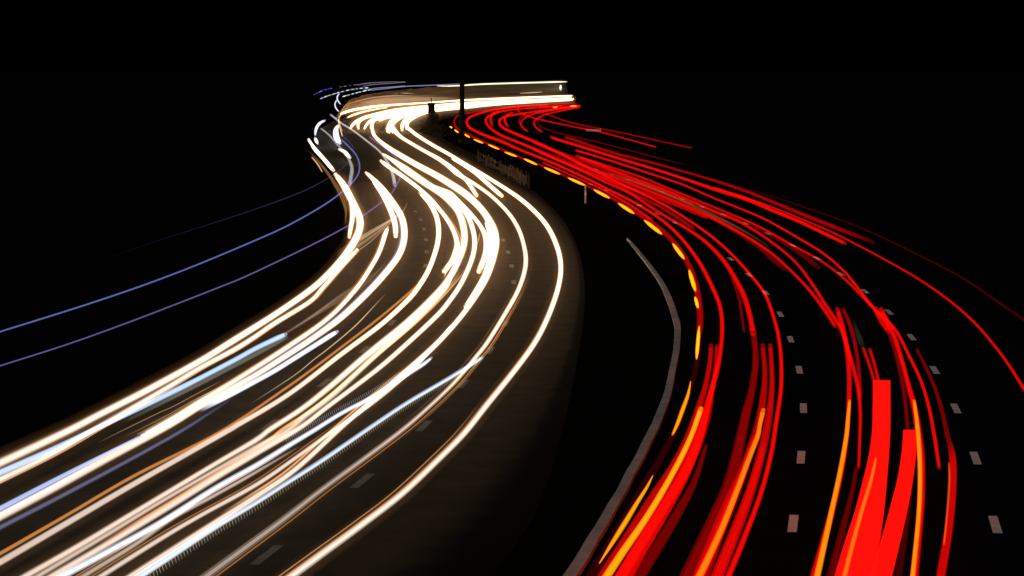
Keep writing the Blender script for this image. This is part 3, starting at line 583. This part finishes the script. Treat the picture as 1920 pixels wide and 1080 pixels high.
RED("thin bright red trail right of the second solid band near the bottom", [(1719,655,5),(1738,693,6),(1755,733,7),(1768,778,8),(1778,825,9)], 0.24)
RED("strong red trail furthest right at the bottom edge", [(1777,818,8),(1785,850,13),(1787,885,15),(1785,935,15),(1779,990,16),(1771,1040,17),(1763,1085,18)], 0.9, fade=(0.12,0))
# amber flashes and steady amber streaks
def flash(label, pts, g=2.2):
    return trail("indicator_flash", label, "indicator flash", "amber indicator flashes along the median", pts, tint=(1.0,0.27,0.003), glow=g*0.66, soft=2.2, h=0.8, step=4)
fl = [((843,237),(848,240),3.5,"round amber dot, the farthest indicator flash"),
 ((852,243),(860,249),4,"amber flash just left of the dark post's foot"),
 ((870,251),(881,258),4,"amber flash just right of the dark post's foot"),
 ((888,261),(906,268.5),4.5,"second amber flash right of the dark post"),
 ((915,271),(936,280),4.5,"third amber flash right of the dark post"),
 ((946,285),(969,293.5),5,"fourth amber flash right of the dark post"),
 ((982,297.5),(1007,309),5.5,"fifth amber flash right of the dark post"),
 ((1020,314),(1050,326.5),6,"second amber flash left of the white marker post"),
 ((1065,333.5),(1097,347.5),6.5,"amber flash touching the top of the white marker post"),
 ((1113,355.5),(1143,371.5),7,"amber flash just right of the white marker post"),
 ((1159,381),(1189,400.5),8,"second amber flash right of the white marker post"),
 ((1208,413),(1241,439),9,"amber flash above the pointed top of the grey kerb"),
 ((1261,456.5),(1283,485.5),9,"amber flash where the inner red trails turn downward"),
 ((1292,506),(1304,546),10,"long amber flash on the steep part of the bend"),
 ((1303,556),(1309,578),8,"short amber flash just below the long steep one"),
 ((1311,612),(1306,673),9,"upright amber flash level with the widest bend of the grey kerb")]
for (a, b, wd, l) in fl:
    mx, my = (a[0]+b[0])/2, (a[1]+b[1])/2
    q1 = (a[0]*.75+b[0]*.25, a[1]*.75+b[1]*.25, wd*0.9); q3 = (a[0]*.25+b[0]*.75, a[1]*.25+b[1]*.75, wd*0.95)
    flash(l, [tuple(v if k < 2 else v*0.78 for k, v in enumerate(t_)) for t_ in ((a[0],a[1],wd*0.3), q1, (mx,my,wd), q3, (b[0],b[1],wd*0.4))])
flash("slanting amber flash beside the lower kerb, second nearest to the viewer", [(1295,715,1.5),(1290,740,6),(1280,768,8),(1270,795,7),(1261,815,4)], 1.2)
flash("long amber flash nearest to the viewer beside the lower kerb", [(1224,892,1.5),(1212,915,6),(1195,942,8),(1172,980,10),(1148,1018,8),(1124,1056,2)], 1.2)
def amber(label, pts, tint, g=1.5):
    return trail("indicator_trail", label, "light trail", "steady amber streaks inside the red trails", pts, tint=tint, glow=g*0.6, soft=1.5, h=0.97)
amber("brightest amber streak inside the innermost red bundle", [(1314,767,9),(1306,790,9),(1297,815,9),(1276,860,10),(1243,920,11),(1206,980,12),(1168,1035,14),(1135,1085,15)], (1.0,0.28,0.003), 1.4)
amber("orange streak inside the second lane's red bundle", [(1431,770,9),(1424,800,8),(1421,817,9),(1402,866,9),(1381,922,10),(1356,985,11),(1331,1040,12),(1309,1085,13)], (1.0,0.19,0.003), 1.1)
amber("slim amber streak at the left of the third lane", [(1593,752,5),(1590,785,7),(1587,817,8),(1576,880,9),(1560,955,9.5),(1532,1082,12)], (1.0,0.25,0.003), 1.1)
amber("faint orange streak inside the widest solid red band", [(1642,860,4),(1637,885,6),(1629,915,7),(1610,978,8),(1582,1085,9)], (1.0,0.20,0.005), 0.7)
amber("slim amber streak right of the second solid red band", [(1714,752,5),(1719,790,7),(1723,837,8),(1725,897,8),(1722,972,8),(1711,1082,9)], (1.0,0.25,0.003), 1.1)
amber("faint orange core low in the trail furthest right", [(1779,868,3),(1780,900,4),(1776,960,4),(1770,1020,4)], (1.0,0.12,0.003), 0.5)

# ------------------------------------------------------------------ roadside furniture
def box(x0,x1,y0,y1,z0,z1):
    V=[(x0,y0,z0),(x1,y0,z0),(x1,y1,z0),(x0,y1,z0),(x0,y0,z1),(x1,y0,z1),(x1,y1,z1),(x0,y1,z1)]
    return V,[(0,3,2,1),(4,5,6,7),(0,1,5,4),(1,2,6,5),(2,3,7,6),(3,0,4,7)]
def cyl(r0,r1,z0,z1,n=14,cx=0,cy_=0):
    V=[]
    for z,r in ((z0,r0),(z1,r1)):
        for k in range(n):
            a=2*math.pi*k/n; V.append((cx+r*math.cos(a),cy_+r*math.sin(a),z))
    Fc=[(k,(k+1)%n,n+(k+1)%n,n+k) for k in range(n)]+[tuple(range(n,2*n)),tuple(range(n-1,-1,-1))]
    return V,Fc
def merge(parts):
    V,Fc=[],[]
    for v,f in parts:
        n=len(V); V+=list(v); Fc+=[tuple(i+n for i in q) for q in f]
    return V,Fc
# tall dark post
p = at(866.5, 268, 0)
post = empty("sign_post", p); tag(post, "tall dark post standing in the median, cutting the far glowing band", "post")
link("pole", *cyl(0.27,0.25,0.35,6.6), steel_dark, post, True)
link("footing", *merge([cyl(0.42,0.42,0,0.3), cyl(0.34,0.30,0.3,0.38)]), steel_dark, post)
link("conduit", *cyl(0.035,0.035,0.38,3.4,8,-0.33,-0.05), steel_dark, post, True)
# small sign seen from behind with its bush
p = at(809, 252, 0)
sg = empty("road_sign", p); tag(sg, "small dark sign on a short post, left of the tall dark post", "sign")
link("pole", *cyl(0.05,0.05,0,4.25,10), steel_dark, sg, True)
link("panel", *box(-0.42,0.42,-0.09,-0.055,2.45,3.7), steel_dark, sg)
link("bracket", *merge([box(-0.35,0.35,-0.055,0.055,2.7,2.78), box(-0.35,0.35,-0.055,0.055,3.35,3.43)]), steel_dark, sg)
def bush(px, py, spans, label, seed):
    p = at(px, py, 0); r = random.Random(seed)
    o = empty("roadside_bush", p); tag(o, label, "bush", "bushes in the median")
    V, Fc = [], []
    for (cx, cz, rx, rz, n) in spans:
        for _ in range(n):
            a = r.uniform(0, 2*math.pi); u = r.random()**0.5; th = r.uniform(0, math.pi)
            x = cx + rx*u*math.cos(a)*math.sin(th)*1.1; y = rx*u*math.sin(a); z = max(0.02, cz + rz*u*math.cos(th))
            s = r.uniform(0.05, 0.16); q = len(V)
            d1 = Vector((r.uniform(-1,1),r.uniform(-1,1),r.uniform(-1,1))).normalized()*s
            d2 = d1.cross(Vector((r.uniform(-1,1),r.uniform(-1,1),r.uniform(-1,1)))).normalized()*s*0.5
            c = Vector((x,y,z)); V += [c-d1, c+d2, c+d1, c-d2]; Fc.append((q,q+1,q+2,q+3))
    link("foliage", V, Fc, leaf_m, o)
    link("stem", *merge([cyl(0.06,0.03,0,1.2,8,dx,0.05*dx) for dx in (-0.25,0.0,0.3)]), bark_m, o)
bush(812, 252, [(0,1.4,0.75,1.5,1500),(-0.3,0.7,1.0,0.9,900)], "dark bush under the small dark sign", 1)
bush(822, 256, [(0,0.6,1.3,0.8,900)], "low dark bush right of the small sign", 2)
bush(793, 250, [(0,0.3,0.5,0.45,300)], "smallest dark bush at the inside of the bright bend", 4)
# white marker post
p = at(1097.5, 381, 0)
mk = empty("marker_post", p); tag(mk, "slim white marker post below the row of amber flashes", "post")
link("body", *box(-0.05,0.05,-0.03,0.03,0,1.02), white_plastic, mk)
link("reflector", *box(-0.04,0.04,-0.036,-0.0305,0.82,0.94), white_plastic, mk)
# slatted fence lit from the carriageway
A, B = at(895, 303, 0), at(990, 354, 0)
fe = empty("slatted_fence", A); tag(fe, "low weathered slatted fence between the outermost headlight trail and the amber flashes", "fence")
L = (B-A).length; d = (B-A).normalized(); fr = random.Random(9)
ang = math.atan2(d.y, d.x)
def oriented(parts, mat, name):
    V, Fc = merge(parts)
    V = [Matrix.Rotation(ang,3,'Z') @ Vector(v) for v in V]
    return link(name, V, Fc, mat, fe)
oriented([box(0,L,-0.02,0.02,0.28,0.36), box(0,L,-0.02,0.02,0.72,0.80)], wood, "rail")
slats = []
s = 0.0
while s < L:
    if fr.random() > 0.25 or s > L*0.6:
        wz = fr.uniform(0.1,0.35); top = fr.uniform(0.55,1.0)+ (0.15 if s > L*0.5 else 0)
        slats.append(box(s, s+wz, -0.06, -0.022, fr.uniform(0.02,0.4), top))
    s += fr.uniform(0.4,0.9)
oriented(slats, wood, "slats")
for k in range(5):
    oriented([box(L*k/4-0.06, L*k/4+0.06, 0.022, 0.12, 0, 1.0)], wood, "fence_post")
# small pale sign by the lines running off to the right
p = at(1113, 252, 0)
ps = empty("verge_sign", p); tag(ps, "small pale sign by the red lines that run off to the distant right", "sign")
link("panel", *box(-0.9,0.9,-0.03,0.0,0.35,0.62), white_plastic, ps)
link("leg", *cyl(0.03,0.03,0,0.5,8,-0.6,0.03), steel_dark, ps)
link("leg", *cyl(0.03,0.03,0,0.5,8,0.6,0.03), steel_dark, ps)
